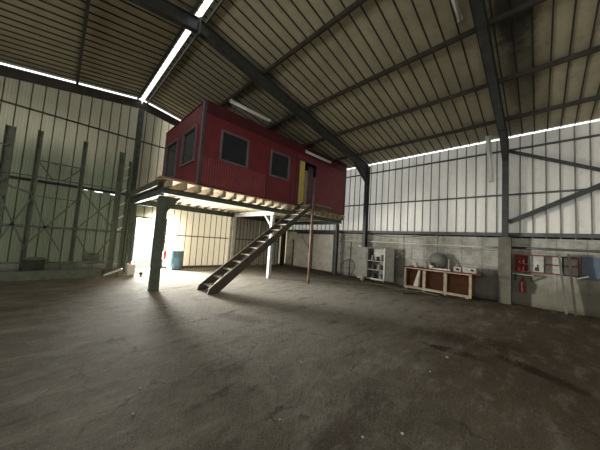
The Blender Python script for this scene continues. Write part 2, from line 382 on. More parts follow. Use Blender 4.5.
# right wall: blockwork, then white sheeting
struct(MB().box((XR, YF, 0), (XR+.2, YB, 2.28)).build('wall_right', M['block']))
wr = corr(YF, YB, lambda y: roofz(XR)-EAVE_GAP, [2.2], lambda u, v, d: (XR-.0-d, u, v), .31, .017, .035, off=.12)
struct(wr.build('wall_right', [M['sheet_right'], M['seam_right']]))
# left wall with a long band of openings, front wall with a big opening
wl = MB().box((XL-.15, YF, 0), (XL, YB, 2.6)).box((XL-.15, YF, 5.2), (XL, YB, roofz(XL))).box((XL-.15, 7.2, 2.6), (XL, YB, 5.2)).box((XL-.15, YF, 2.6), (XL, -7.2, 5.2))
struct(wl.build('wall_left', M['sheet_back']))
wf = MB().box((XL, YF-.15, 0), (-2.6, YF, 5.7)).box((4.6, YF-.15, 0), (XR, YF, 5.7)).box((-2.6, YF-.15, 4.8), (4.6, YF, 5.7)).box((-2.6, YF-.15, 0), (4.6, YF, 1.6))
wf.quadmesh([(XL, YF, 5.7), (XR, YF, 5.7), (XR, YF, roofz(XR)), (RX, YF, RZ), (XL, YF, roofz(XL))], [(0, 1, 2, 3, 4)])
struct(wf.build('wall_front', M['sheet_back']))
# roof slopes with the ridge slot left open to the sky
YE = YB-.06
def slope(s):
    x_in = RX+.07 if s > 0 else RX-.07
    x_out = XR-.02 if s > 0 else XL-.1
    L0, L1 = sorted((abs(x_in-RX), abs(x_out-RX)))
    def place(u, v, d):
        x = RX+s*v; return (x, u, RZ-SL*v-d)
    mb = corr(YF, YE, lambda u: L1, [L0, L0+.03], place, .30, .015, .03, off=.07)
    return mb
struct(slope(1).build('ceiling', [M['roof'], M['seam_roof']]))
struct(slope(-1).build('ceiling', [M['roof'], M['seam_roof']]))

# ------------------------------------------------------------------ steel frame
def rafter(y, lab):
    t = thing('roof_rafter', lab, 'roof beam', (RX, y, RZ-.15))
    x1 = XR-.22
    m = MB(); m.ibeam((RX, y, RZ-.34), (x1, y, roofz(x1)-.32), .16, .34); m.build('rafter_beam', M['steel'], t)
    m = MB(); m.ibeam((RX, y, RZ-.34), (XL+.2, y, roofz(XL+.2)-.32), .16, .34); m.build('rafter_beam', M['steel'], t)
    m = MB(); m.box((RX-.02, y-.12, RZ-.62), (RX+.02, y+.12, RZ-.16)); m.build('splice_plate', M['steel'], t)
    # haunch at the column head
    m = MB(); a = (x1-.02, y, roofz(x1)-1.0); b = (x1-1.15, y, roofz(x1-1.15)-.5)
    m.bar(a, b, .16, .05); m.quadmesh([(x1, y, roofz(x1)-.5), a, b], [(0, 1, 2)]); m.build('haunch', M['steel'], t)
rafter(6.15, 'long grey steel roof beam crossing above the red cabin to the column beside it')
rafter(.8, 'grey steel roof beam at upper right running down to the column with the diagonal braces')
def column(name, x, y, z, lab, w=.16, d=.24, m_='steel', ax=(1, 0, 0), z0=0.0):
    t = thing(name, lab, 'column', (x, y, 0))
    m = MB(); m.ibeam((x, y, z0), (x, y, z), w, d, .016, up=ax); m.build('shaft', M[m_], t)
    MB().box((x-d/2-.03, y-w/2-.03, z0), (x+d/2+.03, y+w/2+.03, z0+.025)).build('base_plate', M[m_], t)
    return t
column('steel_column', XR-.2, 6.12, roofz(XR-.2)-.18, 'grey steel column on the right wall, just right of the red cabin')
o = MB().box((XR-.33, .64, 0), (XR-.001, .97, 2.2)).build('concrete_pier', M['pier']); struct(o); o.name = 'trim_2'
t = column('steel_column', XR-.2, .8, roofz(XR-.2)-.18, 'grey steel column on the right wall where two diagonal braces meet', z0=2.2)
column('steel_column', RX+.0, YB-.20, 6.75, 'tall steel column at the middle of the back wall, left of the bright doorway', .16, .16, 'green_steel')
column('steel_column', 10.35, YB-.35, roofz(10.4)-.18, 'dark corner column under the cabin, between grey double doors and white doors', .22, .24, 'dark_steel')
def ybeam(name, x, z, w, h, lab, grp, m_='dark_steel', y0=YF+.05, y1=YE-.02, cat='roof purlin'):
    o = MB().bar((x, y0, z), (x, y1, z), w, h).build(name, M[m_]); return tag(o, lab, cat, grp)
for x, l in ((4.1, 'dark roof purlin nearest the ridge on the right slope'), (6.05, 'second dark roof purlin from the ridge on the right slope'),
             (7.88, 'third dark roof purlin from the ridge on the right slope'), (9.68, 'dark roof purlin lowest on the right slope, next to the eave'),
             (0.0, 'dark roof purlin on the left slope beyond the ridge strip of daylight')):
    ybeam('roof_purlin', x, roofz(x)-.095, .07, .11, l, 'roof purlins')
for x in (RX-.18, RX+.18):
    ybeam('ridge_purlin', x, roofz(x)-.085, .035, .1, 'dark ridge purlin left of the strip of daylight' if x < RX else 'dark ridge purlin right of the strip of daylight', 'ridge purlins')
# gable-end roof beams that frame the top of the back wall
for s, x1, l in ((1, XR-.1, 'dark sloping beam on top of the back wall, right of the ridge'), (-1, XL+.1, 'dark sloping beam on top of the back wall, left of the ridge')):
    o = MB().bar((RX, YB-.035, RZ-.235), (x1, YB-.035, roofz(x1)-.235), .05, .34).build('gable_beam', M['dark_steel'])
    tag(o, l, 'roof beam', 'gable beams')
for z, h, l in ((2.31, .12, 'heavy dark rail along the top of the blockwork on the right wall'), (3.69, .05, 'middle horizontal rail on the white right wall'), (5.28, .05, 'upper horizontal rail on the white right wall')):
    o = MB().bar((XR-.075, YF, z), (XR-.075, YB-.1, z), .07, h).build('wall_rail', M['girt']); tag(o, l, 'rail', 'rails on the right wall')
for z, h, l in ((1.53, .045, 'lowest horizontal rail across the back wall'), (3.08, .09, 'middle horizontal rail across the back wall'), (5.44, .045, 'highest thin rail across the back wall')):
    x0 = XL+.1
    if z < 2: 
        o = MB().bar((x0, YB-.06, z), (DX0-.08, YB-.06, z), .05, h).bar((DX1+.08, YB-.06, z), (6.6, YB-.06, z), .05, h).build('wall_rail', M['girt'])
    else: o = MB().bar((x0, YB-.06, z), (XR-.1, YB-.06, z), .05, h).build('wall_rail', M['dark_steel'])
    tag(o, l, 'rail', 'rails on the back wall')
o = MB().bar((XR-.14, .7, 5.22), (XR-.14, -4.6, 2.55), .06, .1).build('wall_brace', M['steel']); tag(o, 'upper diagonal steel brace sloping down to the right from the column', 'brace')
o = MB().bar((XR-.21, .7, 2.72), (XR-.21, -4.6, 5.5), .06, .14).build('wall_brace', M['steel']); tag(o, 'lower diagonal steel brace rising to the right from the column', 'brace')

# ------------------------------------------------------------------ mezzanine platform
PY0, PY1, PX0, PX1 = 7.33, 11.35, 1.95, 10.72
pt = thing('mezzanine_platform', 'raised timber and steel platform on posts carrying the red cabin', 'platform', (2.0, 7.55, 0))
fb = MB(); fb.ibeam((PX0, 7.55, 2.80), (PX1, 7.55, 2.80), .12, .16); fb.build('front_beam', M['green_steel'], pt)
fb = MB(); fb.ibeam((PX0, PY1-.1, 2.76), (PX1, PY1-.1, 2.76), .14, .22); fb.build('rear_beam', M['green_steel'], pt)
for x in (2.0, 10.62):
    m = MB(); m.bar((x, 7.64, 2.77), (x, PY1-.18, 2.77), .10, .2); m.build('side_beam', M['green_steel'], pt)
# front-left post, wide box section with a foot and a knee plate
m = MB(); m.box((1.9, 7.44, .0), (2.12, 7.66, 2.64)); m.build('post', M['green_steel'], pt, .012)
MB().box((1.885, 7.425, 0), (2.135, 7.675, .05)).build('post_foot', M['green_steel'], pt, .02)
m = MB()
for y in (7.47, 7.63): m.quadmesh([(2.12, y, 2.64), (2.45, y, 2.64), (2.12, y, 2.2)], [(0, 1, 2)])
m.bar((2.44, 7.55, 2.66), (2.12, 7.55, 2.22), .16, .03); m.build('knee_plate', M['green_steel'], pt)
m = MB(); m.ibeam((2.0, PY1-.1, 0), (2.0, PY1-.1, 2.65), .14, .14, up=(1, 0, 0)); m.build('post', M['green_steel'], pt)
# white frame in the middle
m = MB(); m.box((6.33, 7.98, 0), (6.47, 8.12, 2.66)); m.build('post', M['white_steel'], pt, .008)['label'] = 'white painted post'
m = MB(); m.box((6.33, 11.12, 0), (6.47, 11.24, 2.66)); m.build('post', M['white_steel'], pt, .008)['label'] = 'white painted post'
m = MB(); m.box((6.33, 7.9, 2.66), (6.47, 11.12, 2.86)); m.build('cross_beam', M['white_steel'], pt)['label'] = 'white painted cross beam'
m = MB(); m.bar((6.4, 8.12, 2.2), (6.4, 8.6, 2.68), .06, .07); m.build('knee_brace', M['white_steel'], pt)['label'] = 'white painted knee brace'
m = MB(); m.ibeam((10.62, 7.72, 0), (10.62, 7.72, 2.66), .14, .16, up=(1, 0, 0)); m.build('post', M['steel'], pt)
m = MB(); m.ibeam((8.6, 7.62, 0), (8.6, 7.62, .01), .01, .01)
k = 0; x = PX0+.12
while x < PX1-.02:
    m = MB().box((x-.055, PY0-.10-random.random()*.08, 2.885), (x+.055, PY1-.02, 3.08)); m.build('joist', M['timber_pale'], pt); x += .40; k += 1
dk = MB(); y = PY0-.02
while y < PY1-.05:
    dk.box((PX0-.1+random.random()*.05, y, 3.085), (PX1, y+.17, 3.125)); y += .178
dk.build('deck', M['deck'], pt)
MB().box((PX0-.12, PY0-.03, 3.13), (2.8, PY0+.35, 3.16)).build('edge_board', M['timber'], pt)
MB().bar((1.83, 7.5, 2.99), (1.83, 11.15, 2.99), .03, .18).build('side_board', M['green_steel'], pt)

# ------------------------------------------------------------------ cabin
CX0, CX1, CY0, CY1, CZ0, CZ1 = 2.87, 10.66, 7.36, 11.25, 3.17, 5.80
cb = thing('red_cabin', 'long dark red site cabin with windows standing on the raised platform', 'cabin', (CX0, CY0, CZ0))
W1 = (3.51, 4.48, 4.12, 5.05); W2 = (5.57, 6.48, 4.12, 5.05); DR = (7.13, 8.2, CZ0+.06, 5.16)
def panel(axis, fixed, thick, u0, u1, v0, v1, holes, name, m_='red'):
    us = sorted({u0, u1, *[h[0] for h in holes], *[h[1] for h in holes]}); vs = sorted({v0, v1, *[h[2] for h in holes], *[h[3] for h in holes]})
    mb = MB()
    for a, b in zip(us, us[1:]):
        run = None
        for c, d in zip(vs, vs[1:]):
            if any(h[0] <= a and b <= h[1] and h[2] <= c and d <= h[3] for h in holes): continue
            if axis == 'y': mb.box((a, fixed, c), (b, fixed+thick, d))
            else: mb.box((fixed, a, c), (fixed+thick, b, d))
    return mb.build(name, M[m_], cb)
panel('y', CY0, .06, CX0, CX1, CZ0, CZ1, [W1, W2, DR], 'front_wall')
L1 = (7.85, 9.0, 4.0, 5.12); L2 = (9.6, 10.85, 3.75, 5.12)
panel('x', CX0, .06, CY0+.06, CY1, CZ0, CZ1, [L1, L2], 'side_wall')
panel('x', CX1-.06, .06, CY0+.06, CY1, CZ0, CZ1, [], 'side_wall')
panel('y', CY1-.06, .06, CX0+.06, CX1-.06, CZ0, CZ1, [], 'rear_wall')
MB().box((CX0-.02, CY0-.03, CZ1), (CX1, CY1, CZ1+.035)).build('cabin_roof', M['red_roof'], cb)
MB().box((CX0+.06, CY0+.06, CZ0-.03), (CX1-.06, CY1-.06, CZ0)).build('cabin_floor', M['dark'], cb)
MB().box((CX0, CY0-.025, CZ1-.34), (CX1, CY0-.002, CZ1-.01)).build('fascia', M['red_roof'], cb)
# ribbed red cladding under the windows
cl = corr(CX0+.03, 5.42, lambda u: W1[2]-.07, [CZ0+.01], lambda u, v, d: (u, CY0-.004-d, v), .085, .026, .018)
cl.build('ribbed_cladding', [M['red'], M['red_rib']], cb)
MB().box((CX0-.025, CY0-.03, CZ0), (CX0+.05, CY0+.0, CZ1)).build('corner_trim', M['frame_dark'], cb)
MB().box((CX0-.03, CY0+.0, CZ0), (CX0-.002, CY0+.1, CZ1)).build('corner_trim', M['frame_grey'], cb)['label'] = 'paler corner trim'
MB().box((CX1-.1, CY0-.02, CZ0), (CX1+.01, CY0, CZ1)).build('corner_trim', M['frame_dark'], cb)
for xx in (5.42, 6.95, 6.68):
    MB().box((xx-.012, CY0-.016, CZ0), (xx+.012, CY0-.002, W1[2]-.07 if xx < 6.9 else CZ1-.34)).build('joint_strip', M['red_roof'], cb)
def win(axis, w, fixed, m_, fw_=.05, out=.05, mull=False):
    u0, u1, v0, v1 = w; mb = MB()
    def bx(a, b, c, d, y0, y1): 
        mb.box((a, y0, c), (b, y1, d)) if axis == 'y' else mb.box((y0, a, c), (y1, b, d))
    y0, y1 = fixed-out, fixed+.04
    bx(u0-fw_, u0+.01, v0-fw_, v1+fw_, y0, y1); bx(u1-.01, u1+fw_, v0-fw_, v1+fw_, y0, y1)
    bx(u0+.01, u1-.01, v0-fw_, v0+.01, y0, y1); bx(u0+.01, u1-.01, v1-.01, v1+fw_, y0, y1)
    f = mb.build('window', M[m_], cb)
    mb = MB(); 
    mb.box((u0+.01, fixed+.012, v0+.01), (u1-.01, fixed+.02, v1-.01)) if axis == 'y' else mb.box((fixed+.012, u0+.01, v0+.01), (fixed+.02, u1-.01, v1-.01))
    mb.build('pane', M['glass'], f); return f
win('y', W1, CY0, 'frame_grey'); f2 = win('y', W2, CY0, 'frame_grey')
for w in (L1, L2): win('x', w, CX0, 'frame_grey')['label'] = 'pale grey window frame'
m = MB().box((W2[1]-.22, CY0+.03, W2[2]), (W2[1]-.17, CY0+.06, W2[3])); m.build('window_mullion', M['frame_grey'], f2)
# open doorway with a yellow jamb board and curtain strips
m = MB().box((DR[0]-.06, CY0-.03, DR[2]), (DR[0], CY0+.07, DR[3]+.06)).box((DR[1], CY0-.03, DR[2]), (DR[1]+.07, CY0+.07, DR[3]+.06)).box((DR[0], CY0-.03, DR[3]), (DR[1], CY0+.07, DR[3]+.06))
m.build('door_frame', M['frame_dark'], cb)
m = MB().box((DR[0]+.0, CY0-.02, DR[2]), (DR[0]+.32, CY0+.03, DR[3]-.02)); dd = m.build('door', M['yellow'], cb); dd['label'] = 'yellow door edge board'
MB().tube([(DR[0]+.27, CY0-.02, 4.2), (DR[0]+.27, CY0-.07, 4.2), (DR[0]+.2, CY0-.07, 4.2)], .012, 8).build('handle', M['steel'], dd)
def curtain(x0, x1, y, z0, z1, m_):
    vs = []; fs = []; n = 24
    for i in range(n+1):
        u = x0+(x1-x0)*i/n
        for z, a in ((z0, 1.0), ((z0+z1)/2, .8), (z1, .45)): vs.append((u, y+.03*a*math.sin(i*1.35), z))
    for i in range(n):
        for j in range(2): fs.append((i*3+j, (i+1)*3+j, (i+1)*3+j+1, i*3+j+1))
    o = MB().quadmesh(vs, fs, 0, True).build('curtain', M[m_], cb)
    s = o.modifiers.new('thick', 'SOLIDIFY'); s.thickness = .006; return o
curtain(7.52, 7.8, CY0+.12, CZ0+.08, 4.85, 'curtain')['label'] = 'pale cream curtain'
curtain(7.8, 8.17, CY0+.12, CZ0+.08, 5.1, 'dark_curtain')['label'] = 'mauve brown curtain'

# ------------------------------------------------------------------ staircase
st = thing('staircase', 'steep open steel staircase climbing from the floor to the cabin door', 'staircase', (3.0, 6.8, 0))
SX0, SX1, SZ1 = 3.05, 7.18, 3.16
SYN, SYF = 6.42, 7.10
for y in (SYN, SYF):
    d = Vector((SX1-SX0, 0, SZ1)).normalized(); n = Vector((-d.z, 0, d.x))
    h = .085
    a = Vector((SX0, 0, 0)); b = Vector((SX1, 0, SZ1))
    # stringer plate, foot cut level with the floor
    p = [a+Vector((-.02, 0, 0)), a+Vector((h*2/d.z, 0, 0)), b-n*h+d*.05+n*h*.6, b+n*h+d*.1, a+n*h*1.0+d*.12+Vector((-.02, 0, .02))]
    vs = [(q.x, y-.022, max(q.z, 0)) for q in p]+[(q.x, y+.022, max(q.z, 0)) for q in p]
    k = len(p); fs = [tuple(range(k)), tuple(range(2*k-1, k-1, -1))]+[(i, i+k, (i+1) % k+k, (i+1) % k) for i in range(k)]
    MB().quadmesh(vs, fs).build('stringer', M['stair'], st)
NT = 14
for i in range(NT):
    t = (i+.75)/NT; x = SX0+.06+(SX1-SX0)*t; z = SZ1*t
    MB().box((x-.13, SYN+.022, z-.02), (x+.13, SYF-.022, z+.015)).build('tread', M['tread'], st)
m = MB().box((7.2, SYN, 3.13), (8.35, PY0-.08, 3.17)).box((7.2, SYN+.02, 3.03), (7.26, 7.1, 3.13)).box((8.25, SYN+.02, 3.03), (8.31, 7.1, 3.13))
m.build('landing', M['timber'], st)['label'] = 'pale timber landing board'
MB().tube([(7.04, 6.36, 0), (7.04, 6.36, 4.2)], .048, 10).build('support_post', M['rust'], st)['label'] = 'thin rusty support post'
MB().bar((7.12, 6.4, 3.05), (8.35, 6.4, 3.05), .04, .1).build('landing_edge', M['stair'], st)
MB().tube([(8.3, 6.42, 0), (8.3, 6.42, 3.03)], .001, 4) 

# ------------------------------------------------------------------ tube lamps
def tube_lamp(p, q, lab, up=(0, 0, 1), br=None, w=.09):
    t = thing('tube_lamp', lab, 'lamp', p, 'fluorescent tube lamps')
    p, q = Vector(p), Vector(q); d = (q-p).normalized(); u = Vector(up)
    MB().bar(p, q, w, .05, up).build('batten', M['white'], t)
    MB().tube([p+d*.03-u*.045, q-d*.03-u*.045], w*.28, 10).build('glass_tube', M['tube'], t)
    MB().bar(p, p+d*.03, w+.01, .10, up).build('end_cap', M['white'], t); MB().bar(q-d*.03, q, w+.01, .10, up).build('end_cap', M['white'], t)
    if br:
        for f in (.15, .85): a = p+(q-p)*f; MB().bar(a, a+Vector(br), .02, .02).build('bracket', M['steel'], t)
    return t
tube_lamp((3.60, 7.2, 6.10), (5.25, 7.2, 6.09), 'white tube lamp above the left half of the red cabin front', br=(0, .2, -.25))
tube_lamp((7.36, 7.26, 5.60), (9.12, 7.26, 5.60), 'white tube lamp over the doorway end of the red cabin', br=(0, .06, .0))
tube_lamp((10.5, 1.26, 6.0-.2), (10.55, 1.16, 4.15), 'white tube lamp hanging upright in front of the white right wall', (1, 0, 0), w=.14)
tube_lamp((4.95, 1.20, roofz(4.95)-.08), (5.65, 1.17, roofz(5.65)-.08), 'short white tube lamp fixed under the roof near the top edge')

# ------------------------------------------------------------------ rack frames along the back wall, left
rk = thing('storage_rack', 'tall dark rack of uprights and cross braces against the left back wall', 'rack', (0, 11.3, 0))
RXs = [(-1.27, .20, 4.5), (-.66, .12, 4.58), (.41, .12, 4.6), (1.47, .17, 4.55)]
for x, w, h in RXs:
    m = MB().ibeam((x, 11.2, 0), (x, 11.2, h), .14, w, .014, up=(1, 0, 0)); m.build('upright', M['rack'], rk)
def rb(a, b, w=.045, n='brace'): MB().bar((a[0], 11.12, a[1]), (b[0], 11.12, b[1]), .035, w).build(n, M['rack'], rk)
rb((-.66, 3.62), (.41, 3.62)); rb((-.62, 3.6), (-.25, 3.05)); rb((.38, 3.6), (0, 3.1)); rb((-2.2, 3.9), (-1.27, 3.9))
rb((-1.27, 2.75), (-.66, 2.55), .07); rb((-.66, 2.5), (-.3, 1.55)); rb((-.3, 1.55), (.1, .8)); rb((-.3, 1.5), (-.66, .95)); rb((.41, 2.6), (-.3, 1.5)); rb((-.66, 2.5), (.41, 2.48), .03)
rb((.41, 2.9), (1.47, 1.6)); rb((1.47, 2.9), (.41, 1.5)); rb((-1.27, .85), (-.66, 2.4)); rb((-1.27, 2.4), (-.66, .85)); rb((-2.4, 2.9), (-1.27, 1.6)); rb((-2.4, 1.6), (-1.27, 2.9))
rb((-2.4, 1.56), (1.47, 1.56), .05, 'rail'); rb((-2.4, .42), (1.47, .42), .06, 'rail'); rb((-2.4, 3.1), (1.47, 3.1), .04, 'rail')
rb((.41, 1.45), (.9, .5)); rb((1.47, 1.45), (.95, .5))
# slanted rungs behind the last upright, coloured white to paint glints of light
for z in (3.95, 3.55, 3.05, 2.55, 2.05, 1.6): MB().bar((1.5, 11.3, z-.06), (1.74, 11.3, z+.12), .07, .05).build('rung', M['white'], rk)['label'] = 'slanted rung whitened to paint a glint'
MB().ibeam((1.76, 11.3, 0), (1.76, 11.3, 4.3), .1, .08, .012, up=(1, 0, 0)).build('upright', M['rack'], rk)

def bx_thing(name, lab, cat, a, b, m_, bev=.01):
    o = MB().box(a, b).build(name, M[m_], None, bev); return tag(o, lab, cat)
bx_thing('metal_box', 'dark flat box hung low on the left back wall', 'box', (.8, YB-.18, .3), (1.22, YB-.07, .68), 'rack')
# clutter at the rack foot
cr = thing('steel_bin', 'dark steel bin standing at the foot of the rack, left', 'bin', (-.55, 11.0, 0))
MB().lathe((-.4, 10.8, 0), [(.2, 0), (.24, .55), (.26, .56)], 18).build('bin_body', M['green_steel'], cr)
MB().lathe((-.4, 10.8, .56), [(.27, 0), (.27, .03), (.1, .06)], 18).build('lid', M['rack'], cr)
o = MB().box((.1, 10.75, 0), (.62, 11.0, .12)).box((.18, 10.78, .12), (.5, 10.98, .4)).build('engine_block', M['green_steel'], None, .03); tag(o, 'dark machine part lying at the foot of the rack', 'machine part')
o = MB().bar((-2.5, 10.42, .13), (1.15, 10.42, .13), .14, .26).build('timber_sleeper', M['rack']); tag(o, 'long dark timber sleeper lying along the foot of the rack', 'beam')
# white canister and tilted tray by the doorway
t = thing('white_canister', 'white plastic canister standing left of the bright doorway', 'canister', (1.98, 10.45, 0))
MB().box((1.86, 10.35, 0), (2.12, 10.6, .42)).build('body', M['white'], t, .04)
MB().lathe((1.93, 10.42, .42), [(.035, 0), (.035, .05)], 12).build('cap', M['redplastic'], t)
MB().tube([(1.98, 10.47, .40), (2.0, 10.47, .49), (2.08, 10.47, .49), (2.1, 10.47, .40)], .014, 8).build('handle', M['white'], t)
o = MB().bar((1.25, 10.45, .05), (1.72, 10.35, .26), .3, .05).build('metal_tray', M['white'], None, .01); tag(o, 'pale tilted metal tray on the floor by the rack', 'tray')
o = MB().box((1.6, 10.25, 0), (1.74, 10.45, .16)).build('wood_block', M['timber'], None, .01); tag(o, 'small timber block under the tilted tray', 'block')
t = thing('rubber_ball', 'small dark ball on the floor in front of the doorway', 'ball', (2.3, 10.35, 0))
MB().lathe((2.3, 10.35, 0), [(.02, 0), (.055, .02), (.07, .07), (.055, .12), (.02, .14)], 14).build('ball_skin', M['green_steel'], t)
# blue tub and red extinguisher
t = thing('blue_drum', 'faded blue plastic drum against the cream wall under the platform', 'drum', (3.87, 11.7, 0))
MB().lathe((3.87, 11.68, 0), [(.29, 0), (.31, .03), (.31, .26), (.325, .28), (.31, .30), (.31, .54), (.325, .56), (.31, .58), (.31, .78), (.29, .80)], 28).build('drum_body', M['blue'], t)
MB().lathe((3.87, 11.68, .79), [(.31, 0), (.31, .04), (.28, .045)], 28).build('lid', M['blue'], t)
MB().lathe((3.65, 11.38, 0), [(.05, 0), (.06, .05), (.03, .09)], 12).build('tap', M['white'], t)['label'] = 'small white tap at the foot'
def extinguisher(x, y, z, lab, m_='redplastic'):
    t = thing('fire_extinguisher', lab, 'fire extinguisher', (x, y, z))
    MB().lathe((x, y, z), [(.06, 0), (.075, .02), (.075, .32), (.05, .38), (.025, .40)], 16).build('cylinder', M[m_], t)
    MB().lathe((x, y, z+.4), [(.025, 0), (.025, .05)], 10).box((x-.02, y-.02, z+.44), (x+.07, y+.02, z+.47)).build('valve', M['black'], t)
    MB().tube([(x, y, z+.43), (x-.07, y, z+.42), (x-.1, y, z+.3), (x-.09, y, z+.15)], .012, 8).build('hose', M['black'], t)
extinguisher(3.5, YB-.12, .42, 'red fire extinguisher on the back wall beside the bright doorway')

# ------------------------------------------------------------------ doors in the far corner
d1 = thing('door_1', '', ''); del d1['label']; del d1['category']; d1['kind'] = 'structure'
for a, b in ((6.75, 8.55), (8.6, 10.2)):
    c = corr(a, b, lambda u: 2.9, [.06], lambda u, v, d: (u, YB-.12-d, v), .22, .02, .015); c.build('door_leaf', [M['door_grey'], M['seam_back']], d1)
    m = MB().box((a, YB-.15, .06), (a+.06, YB-.1, 2.9)).box((b-.06, YB-.15, .06), (b, YB-.1, 2.9)).box((a, YB-.15, 2.84), (b, YB-.1, 2.9)).box((a, YB-.15, 1.5), (b, YB-.12, 1.56)); m.build('leaf_frame', M['girt'], d1)
MB().box((6.64, YB-.2, 0), (6.74, YB-.08, 2.98)).box((6.64, YB-.2, 2.91), (10.25, YB-.08, 2.99)).build('door_frame', M['white_steel'], d1)
d2 = thing('door_2', '', ''); del d2['label']; del d2['category']; d2['kind'] = 'structure'
for a, b in ((8.1, 9.62), (9.68, 11.25)):
    MB().box((XR-.08, a, .06), (XR-.03, b, 2.12)).build('door_leaf', M['door_white'], d2)
    m = MB().box((XR-.1, a, .95), (XR-.08, b, 1.01)).box((XR-.1, a+.02, .08), (XR-.08, a+.06, 2.1)).box((XR-.1, b-.06, .08), (XR-.08, b-.02, 2.1)); m.build('batten', M['white'], d2)
MB().bar((XR-.095, 10.6, 2.0), (XR-.095, 9.75, 1.05), .02, .04).build('door_brace', M['grey_cab'], d2)
MB().box((XR-.12, 8.0, 2.13), (XR-.02, 11.35, 2.24)).box((XR-.1, 9.62, .06), (XR-.04, 9.68, 2.12)).box((XR-.12, 8.02, 0), (XR-.02, 8.09, 2.13)).box((XR-.12, 11.26, 0), (XR-.02, 11.33, 2.13)).build('door_frame', M['steel'], d2)
t = thing('electric_box', 'white electrical box above the white doors in the corner', 'box', (10.75, 11.3, 1.7))
MB().box((10.55, 10.95, 1.72), (10.78, 11.4, 2.2)).build('case', M['white'], t, .01)
MB().box((10.53, 10.98, 1.75), (10.55, 11.37, 2.17)).build('lid', M['white'], t)
MB().bar((10.68, 11.2, 2.2), (10.68, 11.2, 2.6), .03, .03).build('conduit', M['pipe'], t)
MB().box((10.78, 11.1, 1.8), (10.9, 11.3, 2.1)).build('mount', M['steel'], t)

# ------------------------------------------------------------------ right wall clutter
def wpipe(z, y0, y1, r, lab, m_='pipe', off=.05, sag=0):
    n = 12; pts = [(XR-off, y0+(y1-y0)*i/n, z-sag*4*(i/n)*(1-i/n)) for i in range(n+1)]
    o = MB().tube(pts, r, 8).build('wall_pipe', M[m_]); return tag(o, lab, 'pipe', 'pipes along the right wall')
wpipe(1.84, .98, 7.85, .03, 'pale pipe running along the blockwork from the cabin post to the braced column')
wpipe(1.87, -11, .65, .035, 'dark pipe along the blockwork right of the braced column', 'girt')
wpipe(2.22, 3.3, 6.0, .012, 'thin sagging cable beside the column under the cabin', 'girt', .04, .12)
for y, l in ((4.3, 'left'), (2.95, 'middle')):
    o = MB().tube([(XR-.03, y, 2.24), (XR-.03, y, 1.15)], .012, 8).build('conduit', M['pipe']); tag(o, 'thin upright conduit on the blockwork, ' + ('behind the left end of the workbench' if l == 'left' else 'above the middle of the workbench'), 'conduit')
# wheel rim and pole
t = thing('wheel_rim', 'thin round wheel rim leaning on the wall below the cabin', 'wheel', (10.75, 7.0, .0))
c = Vector((10.72, 7.02, .43)); R0 = .41
MB().tube([c+Vector((.14*math.sin(a), R0*math.cos(a), R0*math.sin(a))) for a in [2*math.pi*i/40 for i in range(40)]], .02, 8, closed=True).build('rim', M['girt'], t)
m = MB()
for i in range(12): a = 2*math.pi*i/12; m.tube([c, c+Vector((.14*math.sin(a), R0*math.cos(a), R0*math.sin(a)))], .002, 4)
m.build('spokes', M['girt'], t); MB().tube([c-Vector((.05, 0, 0)), c+Vector((.05, 0, 0))], .02, 8).build('hub', M['girt'], t)
o = MB().tube([(10.925, 7.05, 0), (10.925, 7.0, 1.75)], .018, 8).build('pole', M['girt']); tag(o, 'dark upright pole behind the wheel rim', 'pole')
o = MB().box((10.84, 6.34, 0), (10.93, 6.5, 1.62)).build('plank', M['white'], None, .004); tag(o, 'pale upright board between the wheel rim and the grey cabinet', 'board')
# grey cabinet with two open doors
cx = 10.45
t = thing('tool_cabinet', 'open grey metal cabinet full of machine parts beside the column', 'cabinet', (10.7, 5.3, 0))
m = MB().box((cx, 5.75, .1), (10.93, 5.79, 1.55)).box((cx, 4.9, .1), (10.93, 4.94, 1.55)).box((cx, 4.94, 1.51), (10.93, 5.75, 1.55)).box((cx, 4.94, .1), (10.93, 5.75, .14)).box((10.9, 4.94, .14), (10.93, 5.75, 1.51)); m.build('body', M['grey_cab'], t)
m = MB().box((cx-.012, 4.88, .1), (cx+.02, 4.95, 1.55)).box((cx-.012, 4.9, .08), (cx+.02, 5.78, .15)); m.build('face_frame', M['offwhite'], t)['label'] = 'white face frame'
for z in (.52, .92): MB().box((cx+.02, 4.94, z), (10.9, 5.75, z+.025)).build('shelf', M['offwhite'], t)
MB().box((10.6, 4.97, .97), (10.62, 5.5, 1.49)).build('inner_panel', M['offwhite'], t)['label'] = 'white panel filling the upper opening'
for a, z in ((5.8, 0), (4.86, 0)):
    y2 = a+.58 if a > 5.5 else a-.32
    d_ = MB().bar((cx+.0, a, .83), (cx+.06 if a > 5.5 else cx+.16, y2, .83), .025, 1.44).build('door', M['grey_cab'], t)
    MB().bar((cx-.03, (a+y2)/2, .95), (cx-.03, (a+y2)/2, 1.07), .015, .015).build('handle', M['steel'], d_)
for y in (4.95, 5.73): MB().box((cx+.03, y-.02, 0), (cx+.07, y+.02, .1)).build('leg', M['steel'], t)
for i, (y, z, w, h) in enumerate(((5.55, .945, .16, .26), (5.3, .945, .2, .2), (5.1, .945, .16, .3), (5.5, .545, .22, .2), (5.2, .545, .26, .26), (5.45, .14, .3, .22), (5.12, .14, .2, .16))):
    o = MB().lathe((cx+.12, y, z), [(w*.4, 0), (w*.48, h*.3), (w*.3, h*.5), (w*.42, h*.8), (w*.2, h)], 10).build('machine_part', M['dark'] if i % 2 else M['grey_cab'])
    tag(o, ('dark' if i % 2 else 'grey')+' machine part on the '+('top shelf' if z > .9 else 'middle shelf' if z > .5 else 'bottom')+' of the open cabinet, '+{5.55: 'left', 5.3: 'centre', 5.1: 'right', 5.5: 'left', 5.2: 'right', 5.45: 'left', 5.12: 'right'}[y], 'machine part', 'machine parts in the grey cabinet')
